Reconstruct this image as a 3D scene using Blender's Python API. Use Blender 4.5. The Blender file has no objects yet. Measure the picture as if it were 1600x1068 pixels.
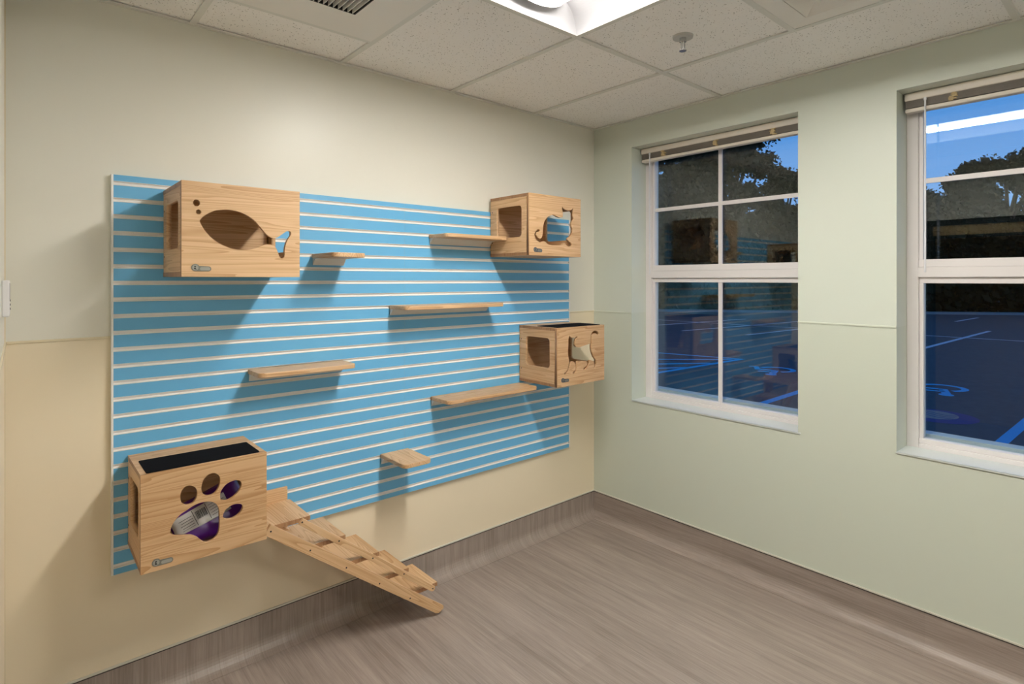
import bpy, bmesh, math, random
from mathutils import Vector, Matrix
random.seed(7)
PI = math.pi
scene = bpy.context.scene
COL = scene.collection

# ------------------------------------------------------------------ camera
CEIL = 2.567
cam_data = bpy.data.cameras.new('camera')
cam = bpy.data.objects.new('camera', cam_data)
COL.objects.link(cam)
cam.location = (-2.908, -2.506, 1.567)
cam.rotation_euler = (PI / 2, 0, -math.radians(41.04))
cam_data.sensor_width = 36.0
cam_data.lens = 19.96
cam_data.shift_y = -0.0606
cam_data.clip_start = 0.01
cam_data.clip_end = 300
scene.camera = cam

# ------------------------------------------------------------------ exposure
scene.view_settings.view_transform = 'Standard'
scene.view_settings.look = 'None'
scene.view_settings.gamma = 1.0
scene.view_settings.use_curve_mapping = False
scene.view_settings.exposure = 0.0

# ------------------------------------------------------------------ dusk sky
world = bpy.data.worlds.new('dusk_sky')
scene.world = world
world.use_nodes = True
wt = world.node_tree
wt.nodes.clear()
w_out = wt.nodes.new('ShaderNodeOutputWorld')
w_bg = wt.nodes.new('ShaderNodeBackground')
w_tc = wt.nodes.new('ShaderNodeTexCoord')
w_sep = wt.nodes.new('ShaderNodeSeparateXYZ')
w_ramp = wt.nodes.new('ShaderNodeValToRGB')
w_ramp.color_ramp.elements[0].position = 0.0
w_ramp.color_ramp.elements[0].color = (0.36, 0.54, 0.88, 1)
w_ramp.color_ramp.elements[1].position = 1.0
w_ramp.color_ramp.elements[1].color = (0.008, 0.05, 0.24, 1)
e = w_ramp.color_ramp.elements.new(0.22)
e.color = (0.12, 0.32, 0.72, 1)
wt.links.new(w_tc.outputs['Generated'], w_sep.inputs[0])
wt.links.new(w_sep.outputs['Z'], w_ramp.inputs[0])
wt.links.new(w_ramp.outputs[0], w_bg.inputs[0])
w_bg.inputs[1].default_value = 1.25
wt.links.new(w_bg.outputs[0], w_out.inputs[0])

LAMP = 104.0          # radiance of the ceiling fixture's lens

# ------------------------------------------------------------------ materials
def new_mat(name):
    m = bpy.data.materials.new(name)
    m.use_nodes = True
    return m, m.node_tree, m.node_tree.nodes['Principled BSDF']

def plain(name, col, rough=0.5, metal=0.0, noise=0.0, nscale=40, bump=0.0, spec=0.5):
    m, t, b = new_mat(name)
    b.inputs['Roughness'].default_value = rough
    b.inputs['Metallic'].default_value = metal
    b.inputs['Specular IOR Level'].default_value = spec
    b.inputs['Base Color'].default_value = (*col, 1)
    if noise or bump:
        tc = t.nodes.new('ShaderNodeTexCoord')
        n = t.nodes.new('ShaderNodeTexNoise')
        n.inputs['Scale'].default_value = nscale
        n.inputs['Detail'].default_value = 3
        t.links.new(tc.outputs['Object'], n.inputs['Vector'])
        if noise:
            mx = t.nodes.new('ShaderNodeMix'); mx.data_type = 'RGBA'
            mx.inputs[6].default_value = (*[c * (1 - noise) for c in col], 1)
            mx.inputs[7].default_value = (*[min(1, c * (1 + noise)) for c in col], 1)
            t.links.new(n.outputs['Fac'], mx.inputs[0])
            t.links.new(mx.outputs[2], b.inputs['Base Color'])
        if bump:
            bp = t.nodes.new('ShaderNodeBump')
            bp.inputs['Strength'].default_value = bump
            bp.inputs['Distance'].default_value = 0.002
            t.links.new(n.outputs['Fac'], bp.inputs['Height'])
            t.links.new(bp.outputs[0], b.inputs['Normal'])
    return m

def math_node(t, op, a, b=None):
    n = t.nodes.new('ShaderNodeMath'); n.operation = op
    for i, v in enumerate((a, b)):
        if v is None: continue
        if isinstance(v, (int, float)): n.inputs[i].default_value = v
        else: t.links.new(v, n.inputs[i])
    return n.outputs[0]

def pine(name, along, across, light=(0.76, 0.52, 0.30), dark=(0.48, 0.262, 0.11), strip=0.075):
    """pine boards glued edge to edge: grain runs along one axis, strips differ in tone"""
    m, t, b = new_mat(name)
    b.inputs['Roughness'].default_value = 0.45
    tc = t.nodes.new('ShaderNodeTexCoord')
    oi = t.nodes.new('ShaderNodeObjectInfo')
    off = math_node(t, 'MULTIPLY', oi.outputs['Random'], 13.0)
    add = t.nodes.new('ShaderNodeVectorMath'); add.operation = 'ADD'
    cmb = t.nodes.new('ShaderNodeCombineXYZ')
    for i in range(3): t.links.new(off, cmb.inputs[i])
    t.links.new(tc.outputs['Object'], add.inputs[0]); t.links.new(cmb.outputs[0], add.inputs[1])
    sep = t.nodes.new('ShaderNodeSeparateXYZ'); t.links.new(add.outputs[0], sep.inputs[0])
    k = 'XYZ'.index
    ac = sep.outputs[k(across)]
    # strips
    q = math_node(t, 'FLOOR', math_node(t, 'DIVIDE', ac, strip))
    wn = t.nodes.new('ShaderNodeTexWhiteNoise'); wn.noise_dimensions = '1D'
    t.links.new(q, wn.inputs['W'])
    # stretched noise, shifted per strip
    mp = t.nodes.new('ShaderNodeMapping')
    sc = [9.0, 9.0, 9.0]; sc[k(along)] = 0.7; sc[k(across)] = 16.0
    mp.inputs['Scale'].default_value = sc
    shift = t.nodes.new('ShaderNodeVectorMath'); shift.operation = 'ADD'
    c2 = t.nodes.new('ShaderNodeCombineXYZ')
    t.links.new(math_node(t, 'MULTIPLY', wn.outputs['Value'], 7.0), c2.inputs[k(along)])
    t.links.new(add.outputs[0], shift.inputs[0]); t.links.new(c2.outputs[0], shift.inputs[1])
    t.links.new(shift.outputs[0], mp.inputs['Vector'])
    n = t.nodes.new('ShaderNodeTexNoise'); n.inputs['Scale'].default_value = 1.0
    n.inputs['Detail'].default_value = 1.5; n.inputs['Distortion'].default_value = 0.4
    t.links.new(mp.outputs[0], n.inputs['Vector'])
    ring = math_node(t, 'FRACT', math_node(t, 'MULTIPLY', n.outputs['Fac'], 17.0))
    ring = math_node(t, 'POWER', ring, 2.2)
    # fine fibre
    mp2 = t.nodes.new('ShaderNodeMapping')
    sc2 = [160.0, 160.0, 160.0]; sc2[k(along)] = 5.0
    mp2.inputs['Scale'].default_value = sc2
    t.links.new(add.outputs[0], mp2.inputs['Vector'])
    n2 = t.nodes.new('ShaderNodeTexNoise'); n2.inputs['Scale'].default_value = 1.0; n2.inputs['Detail'].default_value = 2
    t.links.new(mp2.outputs[0], n2.inputs['Vector'])
    fac = math_node(t, 'ADD', math_node(t, 'MULTIPLY', ring, 0.62), math_node(t, 'MULTIPLY', n2.outputs['Fac'], 0.24))
    fac = math_node(t, 'ADD', fac, math_node(t, 'MULTIPLY', wn.outputs['Value'], 0.42))
    mx = t.nodes.new('ShaderNodeMix'); mx.data_type = 'RGBA'
    mx.inputs[6].default_value = (*light, 1); mx.inputs[7].default_value = (*dark, 1)
    t.links.new(fac, mx.inputs[0])
    t.links.new(mx.outputs[2], b.inputs['Base Color'])
    return m

def vinyl(name, along, across):
    """wood-look sheet vinyl, grey brown, streaks along one axis"""
    m, t, b = new_mat(name)
    b.inputs['Roughness'].default_value = 0.42
    tc = t.nodes.new('ShaderNodeTexCoord')
    k = 'XYZ'.index
    def streak(sa, sc, detail):
        mp = t.nodes.new('ShaderNodeMapping')
        s = [0.0, 0.0, 0.0]; s[k(along)] = sa; s[k(across)] = sc
        mp.inputs['Scale'].default_value = s
        t.links.new(tc.outputs['Object'], mp.inputs['Vector'])
        n = t.nodes.new('ShaderNodeTexNoise'); n.inputs['Scale'].default_value = 1.0
        n.inputs['Detail'].default_value = detail; n.inputs['Roughness'].default_value = 0.65
        t.links.new(mp.outputs[0], n.inputs['Vector'])
        return n.outputs['Fac']
    a = streak(1.5, 34.0, 5)
    c = streak(5.0, 170.0, 3)
    d = streak(0.9, 6.0, 2)
    # plank offset tones
    sep = t.nodes.new('ShaderNodeSeparateXYZ'); t.links.new(tc.outputs['Object'], sep.inputs[0])
    row = math_node(t, 'FLOOR', math_node(t, 'DIVIDE', sep.outputs[k(across)], 0.152))
    seg = math_node(t, 'FLOOR', math_node(t, 'ADD', math_node(t, 'DIVIDE', sep.outputs[k(along)], 0.92), math_node(t, 'MULTIPLY', row, 0.37)))
    wn = t.nodes.new('ShaderNodeTexWhiteNoise'); wn.noise_dimensions = '2D'
    cb = t.nodes.new('ShaderNodeCombineXYZ'); t.links.new(row, cb.inputs[0]); t.links.new(seg, cb.inputs[1])
    t.links.new(cb.outputs[0], wn.inputs['Vector'])
    f = math_node(t, 'ADD', math_node(t, 'MULTIPLY', a, 0.47), math_node(t, 'MULTIPLY', c, 0.40))
    f = math_node(t, 'ADD', f, math_node(t, 'MULTIPLY', d, 0.20))
    f = math_node(t, 'ADD', f, math_node(t, 'MULTIPLY', wn.outputs['Value'], 0.045))
    r = t.nodes.new('ShaderNodeValToRGB')
    r.color_ramp.elements[0].position = 0.36; r.color_ramp.elements[0].color = (0.200, 0.160, 0.136, 1)
    r.color_ramp.elements[1].position = 0.70; r.color_ramp.elements[1].color = (0.410, 0.342, 0.300, 1)
    t.links.new(f, r.inputs[0])
    t.links.new(r.outputs[0], b.inputs['Base Color'])
    return m

def two_tone_wall(name, upper, lower, split):
    """painted above, wall panel colour below the seam"""
    m, t, b = new_mat(name)
    b.inputs['Roughness'].default_value = 0.36
    b.inputs['Specular IOR Level'].default_value = 0.35
    tc = t.nodes.new('ShaderNodeTexCoord')
    sep = t.nodes.new('ShaderNodeSeparateXYZ'); t.links.new(tc.outputs['Object'], sep.inputs[0])
    g = math_node(t, 'GREATER_THAN', sep.outputs['Z'], split)
    mx = t.nodes.new('ShaderNodeMix'); mx.data_type = 'RGBA'
    mx.inputs[6].default_value = (*lower, 1); mx.inputs[7].default_value = (*upper, 1)
    t.links.new(g, mx.inputs[0])
    t.links.new(mx.outputs[2], b.inputs['Base Color'])
    n = t.nodes.new('ShaderNodeTexNoise'); n.inputs['Scale'].default_value = 220; n.inputs['Detail'].default_value = 2
    t.links.new(tc.outputs['Object'], n.inputs['Vector'])
    bp = t.nodes.new('ShaderNodeBump'); bp.inputs['Strength'].default_value = 0.06; bp.inputs['Distance'].default_value = 0.001
    t.links.new(n.outputs['Fac'], bp.inputs['Height']); t.links.new(bp.outputs[0], b.inputs['Normal'])
    return m

def tile_mat():
    m, t, b = new_mat('acoustic_tile')
    b.inputs['Roughness'].default_value = 0.95
    tc = t.nodes.new('ShaderNodeTexCoord')
    v = t.nodes.new('ShaderNodeTexVoronoi'); v.inputs['Scale'].default_value = 95
    t.links.new(tc.outputs['Object'], v.inputs['Vector'])
    n = t.nodes.new('ShaderNodeTexNoise'); n.inputs['Scale'].default_value = 60; n.inputs['Detail'].default_value = 3
    t.links.new(tc.outputs['Object'], n.inputs['Vector'])
    d = math_node(t, 'ADD', v.outputs['Distance'], math_node(t, 'MULTIPLY', n.outputs['Fac'], 0.55))
    r = t.nodes.new('ShaderNodeValToRGB')
    r.color_ramp.elements[0].position = 0.36; r.color_ramp.elements[0].color = (0.34, 0.32, 0.28, 1)
    r.color_ramp.elements[1].position = 0.50; r.color_ramp.elements[1].color = (0.93, 0.915, 0.885, 1)
    t.links.new(d, r.inputs[0]); t.links.new(r.outputs[0], b.inputs['Base Color'])
    return m

def glass_mat():
    m = bpy.data.materials.new('window_glass'); m.use_nodes = True
    t = m.node_tree; t.nodes.clear()
    o = t.nodes.new('ShaderNodeOutputMaterial')
    tr = t.nodes.new('ShaderNodeBsdfTransparent'); tr.inputs[0].default_value = (0.93, 0.97, 0.98, 1)
    gl = t.nodes.new('ShaderNodeBsdfGlossy'); gl.inputs['Roughness'].default_value = 0.0
    fr = t.nodes.new('ShaderNodeFresnel')
    # the same reflectance on either face of the pane (no internal mirror at slanting angles)
    ge = t.nodes.new('ShaderNodeNewGeometry'); ior = t.nodes.new('ShaderNodeMapRange')
    ior.inputs['To Min'].default_value = 1.55; ior.inputs['To Max'].default_value = 1 / 1.55
    t.links.new(ge.outputs['Backfacing'], ior.inputs['Value']); t.links.new(ior.outputs[0], fr.inputs['IOR'])
    mx = t.nodes.new('ShaderNodeMixShader')
    t.links.new(fr.outputs[0], mx.inputs[0]); t.links.new(tr.outputs[0], mx.inputs[1]); t.links.new(gl.outputs[0], mx.inputs[2])
    t.links.new(mx.outputs[0], o.inputs[0])
    return m

def emit(name, col, s):
    m = bpy.data.materials.new(name); m.use_nodes = True
    t = m.node_tree; t.nodes.clear()
    o = t.nodes.new('ShaderNodeOutputMaterial'); em = t.nodes.new('ShaderNodeEmission')
    em.inputs[0].default_value = (*col, 1); em.inputs[1].default_value = s
    t.links.new(em.outputs[0], o.inputs[0])
    return m

M = {}
M['pine_x'] = pine('pine_grain_long', 'X', 'Z')
M['pine_side'] = pine('pine_side_board', 'Y', 'Z')
M['pine_flat'] = pine('pine_flat_board', 'X', 'Y')
M['pine_cross'] = pine('pine_cross_board', 'Y', 'X')
M['pine_rail'] = pine('pine_rail', 'X', 'Z', strip=0.5)
M['pine_end'] = pine('pine_end_grain', 'Z', 'Y', light=(0.46, 0.26, 0.13), dark=(0.26, 0.125, 0.055), strip=0.05)
M['vinyl'] = vinyl('wood_look_vinyl', 'Y', 'X')
M['vinyl_up'] = vinyl('wood_look_vinyl_upstand', 'Z', 'X')
M['vinyl_side'] = vinyl('wood_look_vinyl_side', 'Y', 'Z')
CREAM_U = (0.775, 0.76, 0.675); CREAM_L = (0.82, 0.72, 0.54)
GREEN_U = (0.64, 0.685, 0.605); GREEN_L = (0.605, 0.65, 0.555)
SEAM = 1.359
M['wall_back'] = two_tone_wall('cream_wall', CREAM_U, CREAM_L, SEAM)
M['wall_green'] = two_tone_wall('green_wall', GREEN_U, GREEN_L, SEAM)
M['green_trim'] = plain('green_trim', (0.60, 0.645, 0.54), 0.4)
M['cream_trim'] = plain('cream_trim', (0.74, 0.65, 0.46), 0.4)
M['tile'] = tile_mat()
M['grid'] = plain('ceiling_grid_enamel', (0.74, 0.74, 0.69), 0.5)
M['white'] = plain('white_enamel', (0.80, 0.78, 0.73), 0.4)
M['fixture'] = plain('fixture_white', (0.58, 0.58, 0.61), 0.6)
M['vent'] = plain('vent_enamel', (0.84, 0.82, 0.77), 0.5)
M['vinyl_frame'] = plain('window_vinyl', (0.76, 0.73, 0.725), 0.4)
M['blue'] = plain('blue_laminate', (0.145, 0.46, 0.765), 0.38, noise=0.03, nscale=6)
M['alum'] = plain('groove_liner', (0.86, 0.85, 0.83), 0.32, metal=0.0)
M['panel_core'] = plain('panel_core', (0.74, 0.68, 0.56), 0.6)
M['bracket'] = plain('bracket_steel', (0.72, 0.70, 0.66), 0.45)
M['black'] = plain('black_metal', (0.012, 0.012, 0.012), 0.5)
M['carpet'] = plain('black_carpet', (0.009, 0.009, 0.011), 1.0, noise=0.3, nscale=300, bump=0.3, spec=0.05)
M['badge'] = plain('badge_pewter', (0.20, 0.20, 0.17), 0.4, metal=0.3)
M['badge_dark'] = plain('badge_slate', (0.045, 0.055, 0.085), 0.4)
M['badge_pale'] = plain('badge_inlay', (0.33, 0.33, 0.29), 0.45)
M['capstrip'] = plain('cap_strip', (0.62, 0.60, 0.52), 0.35)
M['capdark'] = plain('cap_gasket', (0.05, 0.045, 0.04), 0.6)
M['glass'] = glass_mat()
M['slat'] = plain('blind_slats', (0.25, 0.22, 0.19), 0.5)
M['blind'] = plain('blind_rail', (0.76, 0.70, 0.62), 0.4)
M['tape'] = plain('blind_ladder_tape', (0.60, 0.47, 0.26), 0.8)
M['sill'] = plain('sill_paint', (0.66, 0.70, 0.68), 0.35)
M['wand'] = plain('clear_wand', (0.78, 0.79, 0.82), 0.15)
M['chrome'] = plain('chrome', (0.62, 0.62, 0.62), 0.25, metal=0.85)
M['escutcheon'] = plain('escutcheon_steel', (0.52, 0.52, 0.50), 0.4)
M['lens'] = emit('fixture_lens', (1.0, 0.95, 0.88), LAMP)
def lens_core(m, power):
    # the tubes sit behind the middle of the frosted lens: bright core, softer flanks
    t = m.node_tree; em = [n for n in t.nodes if n.type == 'EMISSION'][0]
    tc = t.nodes.new('ShaderNodeTexCoord'); sep = t.nodes.new('ShaderNodeSeparateXYZ')
    t.links.new(tc.outputs['Object'], sep.inputs[0])
    a = math_node(t, 'ABSOLUTE', sep.outputs['X'])
    r = t.nodes.new('ShaderNodeMapRange'); r.interpolation_type = 'SMOOTHSTEP'
    r.inputs['From Min'].default_value = 0.035; r.inputs['From Max'].default_value = 0.080
    r.inputs['To Min'].default_value = power; r.inputs['To Max'].default_value = power * 0.12
    t.links.new(a, r.inputs['Value']); t.links.new(r.outputs[0], em.inputs[1])
lens_core(M['lens'], LAMP)
M['lens_fill'] = emit('fill_light_lens', (1.0, 0.95, 0.88), LAMP)
lens_core(M['lens_fill'], LAMP * 0.62)  # weaker output for the added fill light
M['purple'] = plain('purple_bag_film', (0.115, 0.012, 0.26), 0.3, noise=0.15, nscale=12)
M['paper'] = plain('paper_label', (0.70, 0.68, 0.66), 0.6)
M['ink'] = plain('label_ink', (0.05, 0.05, 0.06), 0.7)
M['asphalt'] = plain('asphalt', (0.085, 0.095, 0.10), 0.9, noise=0.35, nscale=9)
M['curb'] = plain('curb_concrete', (0.30, 0.30, 0.30), 0.9)
M['grass'] = plain('grass', (0.02, 0.035, 0.015), 0.95, noise=0.4, nscale=3)
M['line_white'] = plain('white_road_paint', (0.80, 0.80, 0.80), 0.8)
M['line_blue'] = plain('blue_road_paint', (0.05, 0.56, 0.88), 0.8)
M['leaf'] = plain('dark_leaves', (0.016, 0.022, 0.012), 1.0, spec=0.0)
M['bark'] = plain('bark', (0.04, 0.03, 0.022), 0.95)
M['tan'] = plain('corridor_tan', (0.45, 0.31, 0.15), 0.6)
M['plastic'] = plain('thermostat_plastic', (0.74, 0.72, 0.72), 0.4)
M['display'] = plain('thermostat_display', (0.30, 0.30, 0.30), 0.3)
M['emblem_purple'] = plain('emblem_purple', (0.10, 0.07, 0.22), 0.8)
M['emblem_tan'] = plain('emblem_tan', (0.46, 0.32, 0.26), 0.8)

# ------------------------------------------------------------------ builders
def bx(bm, x0, x1, y0, y1, z0, z1):
    if x0 > x1: x0, x1 = x1, x0
    if y0 > y1: y0, y1 = y1, y0
    if z0 > z1: z0, z1 = z1, z0
    v = [bm.verts.new(p) for p in ((x0, y0, z0), (x1, y0, z0), (x1, y1, z0), (x0, y1, z0),
                                   (x0, y0, z1), (x1, y0, z1), (x1, y1, z1), (x0, y1, z1))]
    for f in ((0, 3, 2, 1), (4, 5, 6, 7), (0, 1, 5, 4), (1, 2, 6, 5), (2, 3, 7, 6), (3, 0, 4, 7)):
        bm.faces.new([v[i] for i in f])
    return v

def prism(bm, poly, axis, a, b):
    """extrude a 2-D polygon along an axis from a to b; polygon is in the two remaining axes, in order"""
    def pt(u, v, w):
        return {'X': (w, u, v), 'Y': (u, w, v), 'Z': (u, v, w)}[axis]
    lo = [bm.verts.new(pt(u, v, a)) for u, v in poly]
    hi = [bm.verts.new(pt(u, v, b)) for u, v in poly]
    n = len(poly)
    bm.faces.new(lo[::-1]); bm.faces.new(hi)
    for i in range(n):
        bm.faces.new((lo[i], lo[(i + 1) % n], hi[(i + 1) % n], hi[i]))

def cyl(bm, c, r, h, axis='Z', n=20, r2=None):
    r2 = r if r2 is None else r2
    ring = []
    for rr, d in ((r, 0), (r2, h)):
        row = []
        for i in range(n):
            a = 2 * PI * i / n
            u, v = rr * math.cos(a), rr * math.sin(a)
            p = {'X': (d, u, v), 'Y': (u, d, v), 'Z': (u, v, d)}[axis]
            row.append(bm.verts.new((c[0] + p[0], c[1] + p[1], c[2] + p[2])))
        ring.append(row)
    for i in range(n):
        j = (i + 1) % n
        bm.faces.new((ring[0][i], ring[0][j], ring[1][j], ring[1][i]))
    bm.faces.new(ring[0][::-1]); bm.faces.new(ring[1])

def wloc(o):
    v = Vector((0, 0, 0))
    while o is not None:
        v += o.location; o = o.parent
    return v

def obj(name, bm, m, parent=None, origin=None, bevel=0.0, smooth=False, seg=2):
    """links the shape (given in world coordinates) as one mesh object"""
    bmesh.ops.recalc_face_normals(bm, faces=bm.faces)
    me = bpy.data.meshes.new(name)
    off = wloc(parent) if parent is not None else Vector(origin or (0, 0, 0))
    bmesh.ops.translate(bm, vec=-off, verts=bm.verts)
    bm.to_mesh(me); bm.free()
    me.materials.append(m)
    if smooth:
        for p in me.polygons: p.use_smooth = True
    o = bpy.data.objects.new(name, me)
    COL.objects.link(o)
    if parent is not None: o.parent = parent
    elif origin: o.location = origin
    if bevel:
        md = o.modifiers.new('bevel', 'BEVEL'); md.width = bevel; md.segments = seg
        md.limit_method = 'ANGLE'; md.angle_limit = math.radians(40)
    return o

def end_grain(o, axis):
    """the cut ends of a board show end grain"""
    o.data.materials.append(M['pine_end'])
    for p in o.data.polygons:
        if abs(p.normal[axis]) > 0.9: p.material_index = 1
    return o

def box(name, dims, m, parent=None, bevel=0.0, origin=None):
    bm = bmesh.new(); bx(bm, *dims)
    return obj(name, bm, m, parent, origin, bevel)

def thing(name, label, cat, loc, group=None, kind=None):
    o = bpy.data.objects.new(name, None); COL.objects.link(o)
    o.location = loc; o.empty_display_size = 0.05
    if label: o['label'] = label
    if cat: o['category'] = cat
    if group: o['group'] = group
    if kind: o['kind'] = kind
    return o

def tag(o, label, cat, group=None):
    o['label'] = label; o['category'] = cat
    if group: o['group'] = group
    return o

def struct(o, label=None):
    o['kind'] = 'structure'
    if label: o['label'] = label
    return o

def smooth_outline(pts, closed=True, sub=5):
    """closed Catmull-Rom through the points; points marked 's' stay sharp"""
    n = len(pts); out = []
    P = [Vector((p[0], p[1])) for p in pts]; sharp = [len(p) > 2 for p in pts]
    for i in range(n):
        p1, p2 = P[i], P[(i + 1) % n]
        p0 = p1 if sharp[i] else P[i - 1]
        p3 = p2 if sharp[(i + 1) % n] else P[(i + 2) % n]
        for k in range(sub):
            u = k / sub
            out.append(tuple(0.5 * ((2 * p1) + (p2 - p0) * u + (2 * p0 - 5 * p1 + 4 * p2 - p3) * u * u + (3 * p1 - p0 - 3 * p2 + p3) * u ** 3)))
    return out

def rrect(x0, x1, y0, y1, r, n=6):
    out = []
    for cx, cy, a0 in ((x1 - r, y1 - r, 0), (x0 + r, y1 - r, PI / 2), (x0 + r, y0 + r, PI), (x1 - r, y0 + r, 1.5 * PI)):
        for i in range(n + 1):
            a = a0 + PI / 2 * i / n
            out.append((cx + r * math.cos(a), cy + r * math.sin(a)))
    return out

def plate_bm(loops, axis, a, b):
    """flat board with holes: first loop is the outline, the others are cut through"""
    cu = bpy.data.curves.new('outline', 'CURVE'); cu.dimensions = '2D'; cu.fill_mode = 'BOTH'
    for lp in loops:
        s = cu.splines.new('POLY'); s.points.add(len(lp) - 1); s.use_cyclic_u = True
        for p, q in zip(s.points, lp): p.co = (q[0], q[1], 0, 1)
    cu.extrude = 0.5
    tmp = bpy.data.objects.new('outline', cu); COL.objects.link(tmp)
    bpy.context.view_layer.update()
    dg = bpy.context.evaluated_depsgraph_get()
    me = bpy.data.meshes.new_from_object(tmp.evaluated_get(dg))
    bpy.data.objects.remove(tmp); bpy.data.curves.remove(cu)
    bm = bmesh.new(); bm.from_mesh(me); bpy.data.meshes.remove(me)
    for v in bm.verts:
        u, w, d = v.co.x, v.co.y, a + (v.co.z + 0.5) * (b - a)
        v.co = {'X': (d, u, w), 'Y': (u, d, w), 'Z': (u, w, d)}[axis]
    bmesh.ops.remove_doubles(bm, verts=bm.verts, dist=1e-6)
    return bm

# ------------------------------------------------------------------ the room
XL = -2.941; YF = -5.20; TW = 0.22
struct(box('floor', (-4.8, 0.0, YF, 0.0, -0.05, 0.0), M['vinyl']))
struct(box('wall_back', (-4.8, TW, 0.0, 0.15, -0.15, 2.80), M['wall_back']))
struct(box('wall_front', (-4.8, TW, YF - 0.15, YF, -0.15, 2.80), M['wall_green']))
# right wall with two window openings
W1 = (-1.318, -0.310); W2 = (-2.745, -1.735); WZ = (0.812, 2.398)
bm = bmesh.new()
for y0, y1, z0, z1 in ((YF, W2[0], -0.15, 2.80), (W2[1], W1[0], -0.15, 2.80), (W1[1], 0.0, -0.15, 2.80),
                       (W2[0], W2[1], -0.15, WZ[0]), (W2[0], W2[1], WZ[1], 2.80),
                       (W1[0], W1[1], -0.15, WZ[0]), (W1[0], W1[1], WZ[1], 2.80)):
    bx(bm, 0.0, TW, y0, y1, z0, z1)
struct(obj('wall_right', bm, M['wall_green']))
# left wall with the wide glazed opening beside the camera
OY0, OY1, OZ = -2.95, -1.08, 2.10
bm = bmesh.new()
bx(bm, XL - 0.12, XL, OY1, 0.0, 0.0, 2.80); bx(bm, XL - 0.12, XL, YF, OY0, 0.0, 2.80); bx(bm, XL - 0.12, XL, OY0, OY1, OZ, 2.80)
struct(obj('wall_left', bm, M['wall_back']))
bm = bmesh.new()
bx(bm, XL - 0.13, XL - 0.02, OY0, OY1, OZ - 0.05, OZ); bx(bm, XL - 0.13, XL - 0.02, OY0, OY0 + 0.05, 0, OZ - 0.05); bx(bm, XL - 0.13, XL - 0.02, OY1 - 0.05, OY1, 0, OZ - 0.05)
d1 = struct(obj('door_1', bm, M['black']))
bm = bmesh.new(); bx(bm, XL - 0.10, XL - 0.04, OY0 + 0.05, OY1 - 0.05, 1.965, 2.049)
obj('top_rail', bm, M['tan'], d1)
bm = bmesh.new(); bx(bm, XL - 0.09, XL - 0.05, OY0 + 0.05, OY1 - 0.05, 1.940, 1.9645)
obj('glazing_bead', bm, M['black'], d1)
bm = bmesh.new()
bx(bm, -4.8, -4.7, YF, 0.0, 0.0, 2.80)
struct(obj('wall_corridor', bm, M['tan']))

# ceiling: tiles in a lay-in grid
GX = [0.0, -0.556, -1.168, -1.780, -2.392, XL]
COLS = {0: [0.0, -0.914, -2.134, -3.354, YF], 1: [0.0, -0.914, -1.526, -2.134, -3.354, YF], 2: [0.0, -0.914, -2.134, -3.354, -4.574, YF],
        3: [0.0, -0.312, -0.922, -2.134, -3.354, YF], 4: [0.0, -0.914, -2.134, -3.354, YF]}
SKIP = {(1, 2), (2, 1), (2, 3), (3, 1)}
bm = bmesh.new(); gb = bmesh.new()
for c, ys in COLS.items():
    x1, x0 = GX[c], GX[c + 1]
    for i in range(len(ys) - 1):
        if (c, i) in SKIP: continue
        bx(bm, x0, x1, ys[i + 1], ys[i], CEIL + 0.006, CEIL + 0.022)
    for y in ys[1:-1]:
        bx(gb, x0 + 0.0121, x1 - 0.0121, y - 0.012, y + 0.012, CEIL - 0.001, CEIL + 0.0055)
bx(bm, -4.8, TW, YF, 0.0, 2.74, 2.80)      # the deck above the tiles
bx(bm, -4.8, XL - 0.12, YF, 0.0, 2.40, 2.42)
struct(obj('ceiling', bm, M['tile']))
for x in GX[1:-1]:
    bx(gb, x - 0.012, x + 0.012, YF, 0.0, CEIL - 0.001, CEIL + 0.0055)
struct(obj('trim_1', gb, M['grid']), 'enamelled ceiling grid bars')
bm = bmesh.new()
bx(bm, XL, 0, -0.020, 0, CEIL - 0.002, CEIL + 0.0035); bx(bm, -0.020, 0, YF, -0.020, CEIL - 0.002, CEIL + 0.0035); bx(bm, XL, XL + 0.02, YF, -0.020, CEIL - 0.002, CEIL + 0.0035)
struct(obj('trim_2', bm, M['grid']), 'wall angle round the ceiling')

# seam caps of the wall panels
struct(box('trim_3', (XL + 0.004, 0, -0.0035, 0, SEAM - 0.0045, SEAM + 0.0045), M['cream_trim'], bevel=0.002))
bm = bmesh.new()
bx(bm, -0.0035, 0, W1[1], -0.0062, SEAM - 0.0045, SEAM + 0.0045); bx(bm, -0.0035, 0, W2[1], W1[0], SEAM - 0.0045, SEAM + 0.0045); bx(bm, -0.0035, 0, YF, W2[0], SEAM - 0.0045, SEAM + 0.0045)
struct(obj('trim_4', bm, M['green_trim'], bevel=0.002))
bm = bmesh.new()
bx(bm, XL, XL + 0.004, OY1, -0.006, SEAM - 0.0045, SEAM + 0.0045); bx(bm, XL, XL + 0.003, -0.022, -0.012, 0.17, CEIL - 0.01)
struct(obj('trim_5', bm, M['cream_trim']))

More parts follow.
